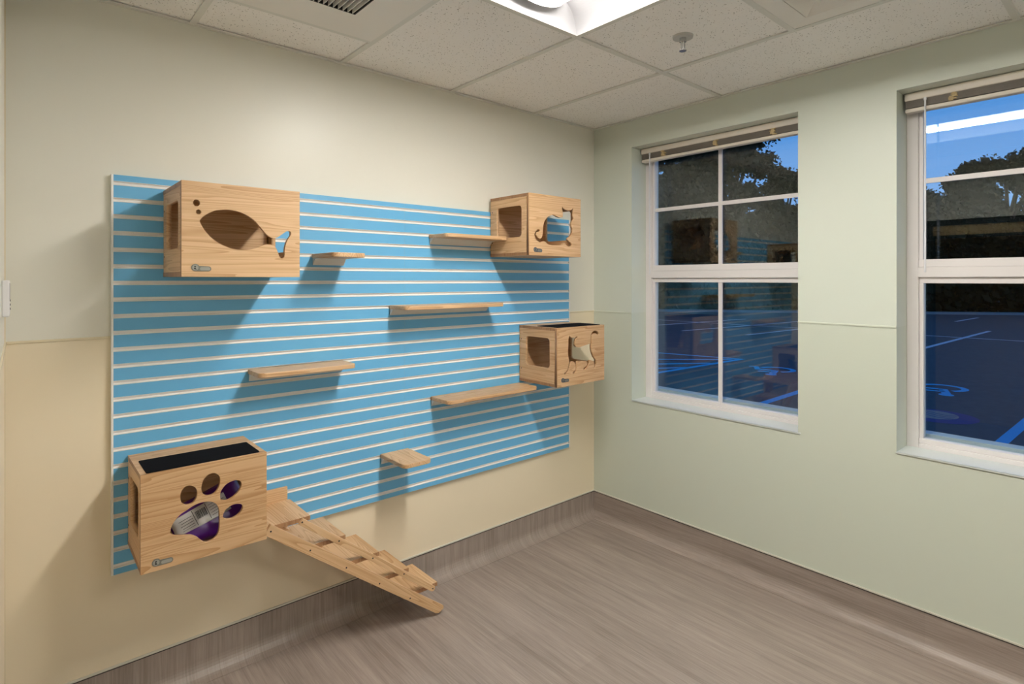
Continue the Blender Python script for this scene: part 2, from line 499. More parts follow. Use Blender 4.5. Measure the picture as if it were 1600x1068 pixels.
# coved base: sheet vinyl swept up the wall, with a cap strip
def cove():
    p = [(0, 0), (0, 0.158), (-0.004, 0.158), (-0.004, 0.060)]
    for i in range(1, 9):
        a = PI / 2 * i / 8
        p.append((-0.004 - 0.056 * (1 - math.cos(a)), 0.060 - 0.0585 * math.sin(a)))
    p += [(-0.060, 0.0)]
    return p
bm = bmesh.new()
prof = cove()
prism(bm, [(d, z) for d, z in prof], 'X', XL, 0.0)
struct(obj('baseboard_back', bm, M['vinyl_up'], smooth=False))
bm = bmesh.new(); prism(bm, [(d, z) for d, z in prof], 'Y', YF, 0.0)
struct(obj('baseboard_right', bm, M['vinyl_side']))
bm = bmesh.new(); prism(bm, [(XL - d, z) for d, z in prof], 'Y', OY1, 0.0)
struct(obj('baseboard_left', bm, M['vinyl_side']))
bm = bmesh.new()
bx(bm, XL, 0, -0.007, 0, 0.160, 0.167); bx(bm, -0.007, 0, YF, -0.007, 0.160, 0.167)
struct(obj('trim_6', bm, M['capstrip'], bevel=0.001))
bm = bmesh.new()
bx(bm, XL, 0, -0.0055, 0, 0.1555, 0.160); bx(bm, -0.0055, 0, YF, -0.0055, 0.1555, 0.160)
struct(obj('trim_7', bm, M['capdark']))

# ------------------------------------------------------------------ windows
def window(name, y0, y1, sash_two_cols):
    z0, z1 = WZ
    yc = (y0 + y1) / 2
    root = thing(name, None, None, (0.15, yc, z0), kind='structure')
    xa, xb = 0.145, 0.215
    bm = bmesh.new()                                      # outer frame
    bx(bm, xa, xb, y0, y0 + 0.045, z0, z1); bx(bm, xa, xb, y1 - 0.045, y1, z0, z1)
    bx(bm, xa, xb, y0 + 0.045, y1 - 0.045, z0, z0 + 0.022); bx(bm, xa, xb, y0 + 0.045, y1 - 0.045, z1 - 0.04, z1)
    bx(bm, xb, xb + 0.07, y0, y1, z0 + 0.01, z0 + 0.056)     # weathered outer sill nosing
    obj('window_frame', bm, M['vinyl_frame'], root, bevel=0.003)
    zr0, zr1 = 1.552, 1.659
    gx = 0.178
    a0, a1 = y0 + 0.045, y1 - 0.045
    bm = bmesh.new()                                      # upper sash with the meeting rail
    bx(bm, 0.156, 0.2, a0, a0 + 0.016, zr1, z1 - 0.04); bx(bm, 0.156, 0.2, a1 - 0.016, a1, zr1, z1 - 0.04)
    bx(bm, 0.156, 0.2, a0, a1, z1 - 0.06, z1 - 0.04)
    bx(bm, 0.150, 0.2, a0, a1, 1.624, zr1); bx(bm, 0.146, 0.2, a0 - 0.03, a1 + 0.03, 1.579, 1.6235)
    obj('upper_sash', bm, M['vinyl_frame'], root, bevel=0.002)
    bm = bmesh.new()                                      # lower sash
    bx(bm, 0.160, 0.2, a0, a0 + 0.016, z0 + 0.022, zr0); bx(bm, 0.160, 0.2, a1 - 0.016, a1, z0 + 0.022, zr0)
    bx(bm, 0.160, 0.2, a0, a1, zr0, 1.579); bx(bm, 0.152, 0.2, a0, a1, z0 + 0.022, z0 + 0.044)
    obj('lower_sash', bm, M['vinyl_frame'], root, bevel=0.002)
    b0, b1 = a0 + 0.016, a1 - 0.016
    bm = bmesh.new()
    bx(bm, 0.166, 0.176, yc - 0.011, yc + 0.011, zr1, z1 - 0.06); bx(bm, 0.1665, 0.1755, b0, b1, 2.000, 2.022)
    obj('muntin', bm, M['vinyl_frame'], root)
    bm = bmesh.new()
    bx(bm, 0.166, 0.176, yc - 0.011, yc + 0.011, z0 + 0.044, zr0)
    obj('muntin', bm, M['vinyl_frame'], root)
    bm = bmesh.new(); bx(bm, gx, gx + 0.003, b0, b1, zr1, z1 - 0.06); bx(bm, gx + 0.012, gx + 0.015, b0, b1, zr1, z1 - 0.06)
    obj('glass_pane', bm, M['glass'], root)
    bm = bmesh.new(); bx(bm, gx, gx + 0.003, b0, b1, z0 + 0.044, zr0); bx(bm, gx + 0.012, gx + 0.015, b0, b1, z0 + 0.044, zr0)
    obj('glass_pane', bm, M['glass'], root)
    bm = bmesh.new()
    bx(bm, -0.006, 0.145, y0, y1, z0 - 0.001, z0 + 0.003); bx(bm, -0.006, -0.0005, y0 - 0.014, y1 + 0.002, z0 - 0.005, z0 + 0.003)
    obj('window_sill', bm, M['sill'], root, bevel=0.002)
window('window_1', *W1, True)
window('window_2', *W2, True)

def blind(y0, y1, tapes, wand_y, wand_z0, label):
    root = thing('window_blind', label, 'blind', (0.08, (y0 + y1) / 2, 2.385), 'raised window blinds')
    xa, xb = 0.082, 0.124
    box('head_rail', (xa - 0.002, xb, y0, y1, 2.362, 2.396), M['blind'], root, bevel=0.004)
    bm = bmesh.new()
    z = 2.331
    while z < 2.361:
        bx(bm, xa + 0.002 + random.uniform(0, 0.002), xb - 0.003, y0 + 0.004, y1 - 0.004, z, z + 0.0016); z += 0.0027
    obj('slat_stack', bm, M['slat'], root)
    box('bottom_rail', (xa, xb - 0.002, y0 + 0.002, y1 - 0.002, 2.310, 2.328), M['blind'], root, bevel=0.005)
    for ty in tapes:
        bm = bmesh.new()
        for k in range(7):
            dy = random.uniform(-0.008, 0.008); w = random.uniform(0.007, 0.015)
            zz = 2.329 + k * 0.0047
            bx(bm, xa - 0.005 - random.uniform(0, 0.003), xa + 0.004, ty + dy - w, ty + dy + w, zz, zz + 0.004)
        obj('ladder_tape', bm, M['tape'], root)
    bm = bmesh.new()
    cyl(bm, (xa - 0.008, wand_y, wand_z0), 0.0038, 2.352 - wand_z0, 'Z', 8)
    cyl(bm, (xa - 0.008, wand_y, 2.350), 0.006, 0.012, 'Z', 8)
    obj('wand', bm, M['wand'], root)
blind(W1[0] + 0.008, W1[1] - 0.012, (-0.485, -0.832, -1.160), -0.392, 1.60, 'raised blind of the full-width window near the room corner')
blind(W2[0] + 0.008, W2[1] - 0.008, (-1.918, -2.24, -2.57), -1.822, 1.60, 'raised blind with a clear wand, on the window cut by the right edge')

# ------------------------------------------------------------------ ceiling fixture
def troffer(FX0, FX1, FY0, FY1, label, lens_mat):
    fx = (FX0 + FX1) / 2
    root = thing('ceiling_light', label, 'ceiling light', (fx, (FY0 + FY1) / 2, CEIL), 'recessed ceiling troffers')
    sec = [(0.294 - 0.129 * k / 14, 0.086 * math.sin(PI / 2 * (k / 14) ** 0.9)) for k in range(15)] + [(0.165, 0.120), (0.30, 0.120), (0.30, 0.0)]
    bm = bmesh.new()
    for s in (1, -1):
        prism(bm, [(fx + s * u, CEIL + w) for u, w in sec], 'Y', FY0, FY1)
    bx(bm, fx - 0.165, fx + 0.165, FY0, FY1, CEIL + 0.110, CEIL + 0.120)
    for ya, yb in ((FY1, FY1 - 0.045), (FY0, FY0 + 0.045)):
        prism(bm, [(ya, CEIL), (ya, CEIL + 0.11), (yb, CEIL + 0.11), (yb, CEIL + 0.086)], 'X', fx - 0.294, fx + 0.294)
    obj('housing', bm, M['fixture'], root)
    bm = bmesh.new()
    prism(bm, [(fx + 0.160 * math.cos(PI + PI * i / 16), CEIL + 0.087 + 0.062 * math.sin(PI + PI * i / 16)) for i in range(17)], 'Y', FY0 + 0.055, FY1 - 0.055)
    obj('lens', bm, lens_mat, root)
    arc_o = [(fx + 0.1645 * math.cos(PI + PI * i / 16), CEIL + 0.087 + 0.066 * math.sin(PI + PI * i / 16)) for i in range(17)]
    for ya, yb in ((FY1 - 0.0555, FY1 - 0.0505), (FY0 + 0.0505, FY0 + 0.0555)):
        bm = bmesh.new(); prism(bm, arc_o, 'Y', ya, yb)
        obj('lens_end_cap', bm, M['white'], root)
troffer(-1.768, -1.180, -2.122, -0.926, 'lit white recessed troffer with a rounded centre lens, nearest the slatwall', M['lens'])
troffer(-1.768, -1.180, -4.562, -3.366, 'unseen fill light added behind the camera, built like the troffer', M['lens_fill'])  # unseen lamp, added to even out the room's brightness

# ------------------------------------------------------------------ vents, sprinkler, thermostat
vx0, vx1, vy0, vy1 = -2.380, -1.792, -0.910, -0.324
root = thing('return_grille', 'square white ceiling vent with a dark bladed centre over the slatwall', 'vent', ((vx0 + vx1) / 2, (vy0 + vy1) / 2, CEIL))
gx0, gx1, gy0, gy1 = -2.236, -1.950, -0.800, -0.505
bm = bmesh.new()
for a in ((vx0, vx1, gy1, vy1), (vx0, vx1, vy0, gy0), (vx0, gx0, gy0, gy1), (gx1, vx1, gy0, gy1)):
    bx(bm, *a, CEIL - 0.003, CEIL + 0.003)
obj('face_plate', bm, M['vent'], root)
bm = bmesh.new()
for a in ((gx0, gx1, gy1 - 0.004, gy1), (gx0, gx1, gy0, gy0 + 0.004), (gx0, gx0 + 0.004, gy0 + 0.004, gy1 - 0.004), (gx1 - 0.004, gx1, gy0 + 0.004, gy1 - 0.004)):
    bx(bm, *a, CEIL - 0.003, CEIL + 0.11)
bx(bm, gx0, gx1, gy0, gy1, CEIL + 0.11, CEIL + 0.115)
obj('duct_box', bm, M['black'], root)
bm = bmesh.new()
n = 15
for i in range(n):
    x = gx0 + 0.012 + (gx1 - gx0 - 0.024) * i / (n - 1)
    bx(bm, x - 0.0014, x + 0.0014, gy0 + 0.004, gy1 - 0.004, CEIL - 0.003, CEIL + 0.014)
obj('blade', bm, M['vent'], root)

sx0, sx1, sy0, sy1 = -1.156, -0.568, -2.122, -1.538
root = thing('supply_diffuser', 'square white stepped ceiling diffuser over the window wall', 'vent', ((sx0 + sx1) / 2, (sy0 + sy1) / 2, CEIL))
scx, scy = (sx0 + sx1) / 2, (sy0 + sy1) / 2
def cone_ring(bm, h0, z0, h1, z1, th=0.004):
    lo = [(-1, -1), (1, -1), (1, 1), (-1, 1)]
    R = []
    for h, z in ((h0, z0), (h1, z1), (h1, z1 + th), (h0, z0 + th)):
        R.append([bm.verts.new((scx + u * h, scy + v * h, CEIL + z)) for u, v in lo])
    for a in range(4):
        for i in range(4):
            j = (i + 1) % 4
            bm.faces.new((R[a][i], R[a][j], R[(a + 1) % 4][j], R[(a + 1) % 4][i]))
bm = bmesh.new()
cone_ring(bm, 0.292, 0.0, 0.225, 0.004)
cone_ring(bm, 0.225, 0.004, 0.215, 0.05)
obj('diffuser_frame', bm, M['vent'], root)
for k, (h0, h1) in enumerate(((0.216, 0.135), (0.150, 0.075))):
    bm = bmesh.new(); cone_ring(bm, h0, -0.004, h1, 0.045)
    obj('cone', bm, M['vent'], root)
bm = bmesh.new(); bx(bm, scx - 0.085, scx + 0.085, scy - 0.085, scy + 0.085, CEIL - 0.004, CEIL + 0.0)
bx(bm, scx - 0.29, scx + 0.29, scy - 0.29, scy + 0.29, CEIL + 0.055, CEIL + 0.06)
obj('centre_plate', bm, M['vent'], root)

root = thing('fire_sprinkler', 'small chrome pendant sprinkler head in a ceiling tile', 'sprinkler', (-0.835, -1.20, CEIL + 0.006))
bm = bmesh.new(); cyl(bm, (-0.835, -1.20, CEIL - 0.002), 0.040, 0.008, 'Z', 28, 0.042)
obj('escutcheon', bm, M['escutcheon'], root)
bm = bmesh.new()
cyl(bm, (-0.835, -1.20, CEIL - 0.018), 0.014, 0.016, 'Z', 16)
for s in (-1, 1):
    bx(bm, -0.835 + s * 0.010 - 0.0025, -0.835 + s * 0.010 + 0.0025, -1.203, -1.197, CEIL - 0.046, CEIL - 0.018)
cyl(bm, (-0.835, -1.20, CEIL - 0.052), 0.007, 0.006, 'Z', 12)
cyl(bm, (-0.835, -1.20, CEIL - 0.055), 0.015, 0.003, 'Z', 16)
obj('sprinkler_frame', bm, M['chrome'], root)
bm = bmesh.new(); cyl(bm, (-0.835, -1.20, CEIL - 0.046), 0.0048, 0.028, 'Z', 10)
obj('glass_bulb', bm, M['wand'], root)

root = thing('thermostat', 'white wall control at the far left edge, above the panel seam', 'thermostat', (XL, -0.37, 1.515))
box('case', (XL, XL + 0.016, -0.44, -0.30, 1.466, 1.566), M['plastic'], root, bevel=0.003)
box('display', (XL + 0.016, XL + 0.0168, -0.425, -0.335, 1.510, 1.558), M['display'], root)
bm = bmesh.new()
for k in range(3): cyl(bm, (XL + 0.0155, -0.322, 1.484 + 0.012 * k), 0.003, 0.002, 'X', 10)
obj('button', bm, M['black'], root)

# ------------------------------------------------------------------ slatwall panels
PT = 0.020; PZ0, PZ1 = 0.503, 1.947
PITCH = (PZ1 - PZ0) / 24
def slat_panel(x0, x1, label):
    root = thing('slatwall_panel', label, 'slatwall', ((x0 + x1) / 2, 0, PZ0), 'blue slatwall panels')
    gh = 0.0080
    bm = bmesh.new()
    # board built as slats and a thin back so that every face is convex
    bx(bm, x0, x1, -0.008, -0.0015, PZ0, PZ1)
    z = PZ0
    for k in range(25):
        zt = PZ1 if k == 24 else PZ0 + PITCH * (k + 0.5) - gh
        bx(bm, x0, x1, -PT, -0.0081, z, zt)
        z = PZ0 + PITCH * (k + 0.5) + gh
    b = obj('board', bm, M['blue'], root)
    b.data.materials.append(M['panel_core'])
    for p in b.data.polygons:
        if abs(p.normal.x) > 0.9 : p.material_index = 1
    bm = bmesh.new()
    for k in range(24):
        zc = PZ0 + PITCH * (k + 0.5)
        g = gh - 0.0003
        # liner: back, lower lip turned over the slat below, short upper lip
        prism(bm, [(-0.0083, zc - g), (-PT - 0.0012, zc - g), (-PT - 0.0012, zc - g + 0.0030), (-0.0165, zc - g + 0.0034),
                   (-0.0140, zc - g + 0.0064), (-0.0140, zc + g - 0.0016), (-PT - 0.0008, zc + g - 0.0016), (-PT - 0.0008, zc + g), (-0.0083, zc + g)], 'X', x0 + (0.004 if x0 < -2 else 0), x1 - (0.004 if x1 > -1 else 0))
    obj('groove_liner', bm, M['alum'], root)
    xe = x0 if x0 < -2 else x1
    sgn = -1 if x0 < -2 else 1
    box('edge_trim', (xe - sgn * 0.004, xe + sgn * 0.0025, -PT - 0.0016, -0.0015, PZ0 - 0.0005, PZ1 + 0.0005), M['alum'], root)
slat_panel(-2.652, -1.4544, 'blue slatwall panel with white grooves behind the fish cat house')
slat_panel(-1.4541, -0.260, 'blue slatwall panel with white grooves behind the sitting cat house')

# ------------------------------------------------------------------ cat houses
FISH = [(54.7,191.6,'s'),(63.1,202.7),(78.9,216.1),(101.2,228.4),(127.2,234.1),(153.6,235.5),(180.4,231.2),(207.8,220.6),(232.1,204.0),(253.2,181.4),(271.1,160.1),(285.5,147.8),(300.1,143.7),(312.9,146.6),(325.9,155.6),(340.8,167.0),(350.2,172.2),(359.7,171.9),(364.2,165.3),(361.6,155.5),(351.3,139.7),(344.6,122.2),(340.8,103.0),(340.0,83.9),(337.8,73.2),(330.3,69.2),(322.2,73.9),(316.6,87.0),(309.2,105.6),(300.1,114.7),(289.1,119.1),(274.7,119.2),(256.8,112.9),(235.6,103.6),(211.2,97.5),(187.2,95.9),(160.2,98.9),(133.7,106.9),(110.9,119.4),(88.4,137.7),(69.4,161.2),(58.4,179.7)]
SIT = [(246.5,276.5,'s'),(254.6,265.9),(273.7,256.9),(292.9,254.6),(315.1,257.2),(328.0,265.2),(336.4,277.4,'s'),(339.2,258.4),(336.9,227.5),(342.6,212.5),(333.6,200.4),(323.5,184.4),(324.6,169.1),(333.6,150.5),(329.1,131.1),(313.4,113.0),(293.5,97.9),(301.2,85.7),(320.7,77.0),(325.2,65.7),(313.4,56.5),(290.2,56.7),(274.8,65.6),(267.1,74.7,'s'),(257.3,73.5,'s'),(253.0,64.6),(235.7,60.9),(193.0,58.4),(156.2,58.8),(135.5,63.4),(117.5,73.6),(102.2,75.5),(84.5,69.6),(64.4,73.8),(46.9,87.4),(39.5,104.4),(44.4,122.7),(59.4,135.1),(74.4,137.1),(80.4,131.2),(75.4,125.5),(63.4,123.0),(55.4,113.5),(57.4,102.4),(66.9,92.4),(81.9,89.5),(92.5,96.2),(98.6,114.8),(100.7,136.8),(105.8,166.3),(117.5,189.1),(135.5,205.1),(156.2,215.5),(179.8,221.7),(195.6,219.5),(214.2,213.5),(233.0,211.5),(250.8,213.5,'s'),(253.0,240.1),(246.5,258.4)]
WALK = [(74.3,281.4,'s'),(84.2,268.0),(100.6,264.4),(117.2,265.7),(135.0,272.6,'s'),(139.8,265.0),(127.3,252.9),(120.7,236.0),(120.7,221.9),(130.2,211.4),(154.2,207.9),(190.6,213.3),(227.5,218.7),(246.1,223.1),(249.9,241.1),(249.3,263.9),(257.4,280.0),(271.2,290.4),(293.4,293.6),(315.8,285.6),(323.5,272.5),(313.2,267.7),(296.6,275.5),(279.5,276.5),(264.9,267.0),(261.2,248.6),(262.4,223.6),(258.7,203.1),(262.4,177.8),(277.6,145.3),(297.9,122.5),(301.7,103.3),(294.1,83.1),(285.8,74.8),(278.2,78.5),(282.6,96.8),(277.6,111.9),(258.7,123.3),(243.0,124.8),(239.9,109.3),(227.5,93.2),(204.0,78.7),(190.6,77.2),(189.3,86.4),(212.6,94.7),(220.0,111.2),(208.9,123.8),(172.3,128.1),(139.2,126.4),(133.2,99.4),(128.5,75.6),(118.4,64.6),(103.6,63.4),(100.1,73.8),(117.2,82.9),(121.3,104.7),(113.6,125.6),(97.7,132.0),(86.0,126.3),(76.0,105.2),(65.6,85.5),(46.5,67.6),(34.5,67.3),(31.0,76.0),(51.1,84.6),(62.7,106.6),(68.5,137.9),(61.5,170.5),(59.8,194.6),(64.4,226.2),(64.4,258.1)]
WALK = [(p[0] + 25.5,) + tuple(p[1:]) for p in WALK]
PAD = [(84.7,121.1),(92.6,144.1),(112.6,166.4),(135.1,178.2),(157.9,188.7),(181.1,192.0),(204.7,188.6),(223.8,175.8),(234.5,154.5),(236.4,124.8),(235.9,87.9),(228.7,62.5),(211.9,50.1),(192.9,49.1),(178.8,58.5),(164.9,74.6),(144.2,87.5),(121.6,92.6),(99.3,99.2),(88.2,107.5)]
TOES = [[(113.9,224.5),(117.1,246.6),(130.6,258.7),(148.8,256.9),(163.5,240.5),(164.9,216.9),(153.3,196.6),(132.8,194.2),(119.3,205.3)],
        [(177.9,239.6),(183.5,266.9),(200.0,284.0),(221.4,284.4),(237.4,265.0),(235.9,236.2),(221.4,213.3),(200.0,209.1),(183.5,220.0)],
        [(237.4,193.4),(240.8,216.5),(257.9,236.3),(282.7,243.9),(302.8,239.2),(309.4,224.1),(302.8,204.0),(282.7,184.7),(260.3,177.0),(243.2,182.4)],
        [(247.1,129.9),(255.4,146.3),(277.7,157.5),(302.8,155.3),(314.0,141.6),(305.3,122.2),(282.7,109.5),(260.3,111.3),(249.1,118.7)]]
def circle(cx, cy, r, n=20):
    return [(cx + r * math.cos(2 * PI * i / n), cy + r * math.sin(2 * PI * i / n)) for i in range(n)]

BOX_W, BOX_H = 0.400, 0.324
BW, BT = 0.396, 0.016
def cat_house(x0, z0, yf, holes, label, pad, badge_at, badge_mat, side_gap=0.0):
    yb = -PT - 0.006
    x1, z1 = x0 + BW, z0 + BOX_H
    root = thing('cat_house', label, 'cat house', ((x0 + x1) / 2, yb, z0), 'pine cat houses on the slatwall')
    # front board with the cut-out
    loops = [[(x0, z0), (x1, z0), (x1, z1), (x0, z1)]]
    for h in holes:
        loops.append([(x0 + u / 1000, z0 + v / 1000) for u, v in h])
    bm = plate_bm(loops, 'Y', yf, yf + BT)
    fp = obj('front_panel', bm, M['pine_x'], root)
    fp.data.materials.append(M['pine_end'])
    for p in fp.data.polygons:
        if abs(p.normal.x) > 0.95 and (p.center.x + root.location.x < x0 + 0.001 or p.center.x + root.location.x > x1 - 0.001): p.material_index = 1
    ya = yf + BT + 0.0006
    end_grain(box('top_panel', (x0 + 0.0005, x1 - 0.0005, ya, yb, z1 - BT, z1), M['pine_flat'], root), 0)
    end_grain(box('bottom_panel', (x0 + 0.0005, x1 - 0.0005, ya, yb, z0, z0 + BT), M['pine_flat'], root), 0)
    zl, zh = z0 + BT + 0.0004, z1 - BT - 0.0004
    for xs in (x0 + 0.0015, x1 - 0.0015 - BT):
        # side board sits a few millimetres behind the front one
        lp = [(ya + 0.006, zl), (yb, zl), (yb, zh), (ya + 0.006, zh)]
        hole = rrect(yf + 0.060, -0.080, z0 + 0.098, z0 + 0.265, 0.020)
        bm = plate_bm([lp, hole], 'X', xs, xs + BT)
        obj('side_panel', bm, M['pine_side'], root)
    box('back_panel', (x0 + BT + 0.003, x1 - BT - 0.003, yb - 0.010, yb, zl, zh), M['pine_x'], root)
    if pad:
        bm = bmesh.new()
        prism(bm, rrect(x0 + 0.018, x1 - 0.020, yf + 0.014, yf + 0.180, 0.006, 3), 'Z', z1, z1 + 0.0025)
        o = obj('scratch_pad', bm, M['carpet'], root); o['label'] = 'black carpet pad'
    bcx, bcz = x0 + badge_at[0] / 1000, z0 + badge_at[1] / 1000
    r = 0.0125; L = 0.048
    lp = [(bcx + r * math.cos(a), bcz + r * math.sin(a)) for a in [math.radians(28 + (270 - 28) * i / 16) for i in range(17)]]
    lp += [(bcx + L - 0.0075 + 0.0085 * math.cos(a), bcz - r + 0.0085 + 0.0085 * math.sin(a)) for a in [math.radians(-90 + 180 * i / 8) for i in range(9)]]
    bm = bmesh.new(); prism(bm, lp, 'Y', yf - 0.0015, yf)
    bd = obj('badge', bm, badge_mat, root); bd['label'] = 'grey keyhole-shaped maker plate'
    bm = bmesh.new()
    prism(bm, circle(bcx, bcz, r * 0.76), 'Y', yf - 0.0019, yf - 0.0015)
    prism(bm, rrect(bcx + 0.014, bcx + L - 0.002, bcz - r + 0.003, bcz - r + 0.014, 0.005, 4), 'Y', yf - 0.0019, yf - 0.0015)
    obj('badge_inlay', bm, M['badge_pale'] if badge_mat is M['badge'] else M['badge'], bd)
    # little cat on the plate: eared head, narrow neck, body with a curled tail
    cat = [(-3.6, 6.2), (-1.6, 5.0), (0.6, 5.0), (2.4, 6.2), (2.2, 3.2), (0.4, 1.2), (0.2, -0.6), (1.6, -2.6), (1.8, -4.4), (4.2, -5.4), (3.8, -6.6), (0.0, -6.2), (-2.6, -5.6), (-4.0, -3.6), (-3.2, -1.4), (-1.2, -0.2), (-1.2, 1.0), (-3.0, 3.0)]
    bm = plate_bm([[(bcx - 0.0005 + u / 1000, bcz + v / 1000) for u, v in cat]], 'Y', yf - 0.0023, yf - 0.0019)
    obj('cat_icon', bm, M['black'], bd)
    for zz in (z0 + 0.075, z0 + 0.245):
        box('mounting_hook', (x0 + 0.004, x0 + 0.020, yb, -PT - 0.0015, zz - 0.006, zz + 0.006), M['black'], root)
        bm = bmesh.new(); cyl(bm, (x0 + 0.0005, yb - 0.016, zz), 0.003, 0.001, 'X', 10)
        obj('screw', bm, M['black'], root)
    return root

so = smooth_outline
cat_house(-2.4945, 1.578, -0.345, [so(FISH), circle(45.1, 250.9, 11.3), circle(51.6, 220.9, 8.4)],
          'pine cat house with a fish cut-out and two bubble holes', False, (41.4, 31), M['badge'])
cat_house(-0.9100, 1.696, -0.345, [so(SIT)], 'pine cat house with a sitting cat cut-out, high beside the window wall', False, (45, 30), M['badge_dark'])
cat_house(-0.6920, 0.979, -0.335, [so(WALK)], 'pine cat house with a walking cat cut-out, nearest the window', True, (44, 36), M['badge_dark'])
cat_house(-2.6060, 0.604, -0.315, [so(PAD)] + [so(t) for t in TOES],
          'pine cat house with a paw print cut-out, lowest on the left', True, (43.7, 28), M['badge'])

# purple bag left inside the paw house
root = thing('treat_bag', 'purple bag with a white barcode label inside the paw print cat house', 'bag', (-2.385, -0.165, 0.6215))
ang = math.radians(19); tilt = math.radians(24)
Rb = Matrix.Translation((-2.372, -0.198, 0.702)) @ Matrix.Rotation(-tilt, 4, 'X') @ Matrix.Rotation(-ang, 4, 'Y')
bm = bmesh.new()
NU, NV = 18, 12; HW, HH, HT = 0.128, 0.086, 0.022
def low(u, v):
    # the bag slumps: its lower left corner is tucked up on the floor of the house
    return v * HH * (1 - 0.5 * max(0.0, -u)) if v < 0 else v * HH
def pil(u, v):
    e = (1 - u ** 4) * (1 - v ** 4)
    return HT * e ** 0.5 + 0.0012 * math.sin(u * 9 + v * 5) * e
grids = []
for s in (-1, 1):
    g = []
    for i in range(NU + 1):
        row = []
        for j in range(NV + 1):
            u, v = -1 + 2 * i / NU, -1 + 2 * j / NV
            row.append(bm.verts.new((u * HW, s * (pil(u, v) + 0.0004), low(u, v))))
        g.append(row)
    grids.append(g)
    for i in range(NU):
        for j in range(NV):
            bm.faces.new((g[i][j], g[i + 1][j], g[i + 1][j + 1], g[i][j + 1]))
bmesh.ops.remove_doubles(bm, verts=bm.verts, dist=0.001)
bmesh.ops.transform(bm, matrix=Rb, verts=bm.verts)
for v in bm.verts: v.co.z = max(v.co.z, 0.6212)      # rests flat on the floor of the house
obj('bag', bm, M['purple'], root, smooth=True)
def on_bag(bm, u0, u1, v0, v1, lift, n=8):
    for i in range(n):
        for j in range(n):
            q = []
            for a, b_ in ((i, j), (i + 1, j), (i + 1, j + 1), (i, j + 1)):
                u = u0 + (u1 - u0) * a / n; v = v0 + (v1 - v0) * b_ / n
                q.append(bm.verts.new((u * HW, -(pil(u, v) + lift), low(u, v))))
            bm.faces.new(q)
bm = bmesh.new(); on_bag(bm, -0.97, 0.50, -0.22, 0.58, 0.0012, 14)
bmesh.ops.remove_doubles(bm, verts=bm.verts, dist=1e-5)
bmesh.ops.solidify(bm, geom=bm.faces[:], thickness=0.0003)
bmesh.ops.transform(bm, matrix=Rb, verts=bm.verts)
lab = obj('paper_label', bm, M['paper'], root, smooth=True); lab['label'] = 'white printed label'
bm = bmesh.new()
u = -0.36
rnd = random.Random(3)
while u < -0.10:
    w = rnd.choice((0.008, 0.014, 0.022)); on_bag(bm, u, u + w, 0.094, 0.432, 0.0020, 2); u += w + rnd.choice((0.008, 0.012))
for k in range(5): on_bag(bm, -0.80 + 0.03 * (k % 2), -0.46, -0.074 + k * 0.107, -0.055 + k * 0.107, 0.0020, 3)
on_bag(bm, -0.42, -0.405, -0.151, 0.540, 0.0020, 4); on_bag(bm, -0.06, -0.045, -0.151, 0.540, 0.0020, 4)
for k in range(5): on_bag(bm, 0.0, 0.20 + 0.05 * (k % 3), -0.059 + k * 0.115, -0.044 + k * 0.115, 0.0020, 3)
for k in range(3): on_bag(bm, 0.32, 0.44 - 0.03 * (k % 2), 0.079 + k * 0.138, 0.102 + k * 0.138, 0.0020, 3)
bmesh.ops.transform(bm, matrix=Rb, verts=bm.verts)
obj('barcode', bm, M['ink'], lab)

# ------------------------------------------------------------------ shelves on the slatwall
def shelf(x0, x1, ztop, yf, m, label, group):
    root = thing('cat_shelf', label, 'shelf', ((x0 + x1) / 2, -PT, ztop - 0.02), group)
    r = 0.028; th = 0.019
    yb = -PT - 0.003
    pl = [(x0, yb), (x1, yb)]
    pl += [(x1 - r + r * math.cos(a), yf + r + r * math.sin(a)) for a in [-PI / 2 * i / 6 for i in range(7)]]
    pl += [(x0 + r - r * math.sin(a), yf + r - r * math.cos(a)) for a in [PI / 2 * i / 6 for i in range(7)]]
    bm = bmesh.new(); prism(bm, pl, 'Z', ztop - th, ztop)
    obj('board', bm, m, root, bevel=0.0025)
    zb = ztop - th
    bm = bmesh.new()
    # sloping steel brace under the board, hooked into the groove
    i0, i1 = x0 + 0.004, x1 - 0.004
    prism(bm, [(-PT - 0.0032, zb), (-PT - 0.0032, zb - 0.030), (-PT - 0.006, zb - 0.030), (-0.050, zb - 0.0022), (-0.070, zb - 0.0022), (-0.070, zb)], 'X', i0, i1)
    obj('bracket', bm, M['bracket'], root)
    box('mounting_hook', (x0 + 0.001, x0 + 0.006, yb, -PT - 0.0014, ztop - 0.012, ztop - 0.004), M['black'], root)
LG, SG = 'long pine shelves on the slatwall', 'small pine step shelves on the slatwall'
shelf(-1.924, -1.772, 1.682, -0.250, M['pine_cross'], 'small step shelf just right of the fish cat house', SG)
shelf(-1.589, -1.437, 0.728, -0.250, M['pine_cross'], 'small step shelf low on the slatwall, above the stairs', SG)
shelf(-2.192, -1.780, 1.198, -0.172, M['pine_flat'], 'medium pine shelf between the fish house and the paw house', LG)
shelf(-1.541, -0.935, 1.444, -0.186, M['pine_flat'], 'long pine shelf in the middle of the slatwall, left of the walking cat house', LG)
shelf(-1.313, -0.912, 1.799, -0.186, M['pine_flat'], 'pine shelf touching the side of the sitting cat house', LG)
shelf(-1.303, -0.692, 0.967, -0.190, M['pine_flat'], 'long pine shelf just under the walking cat house', LG)

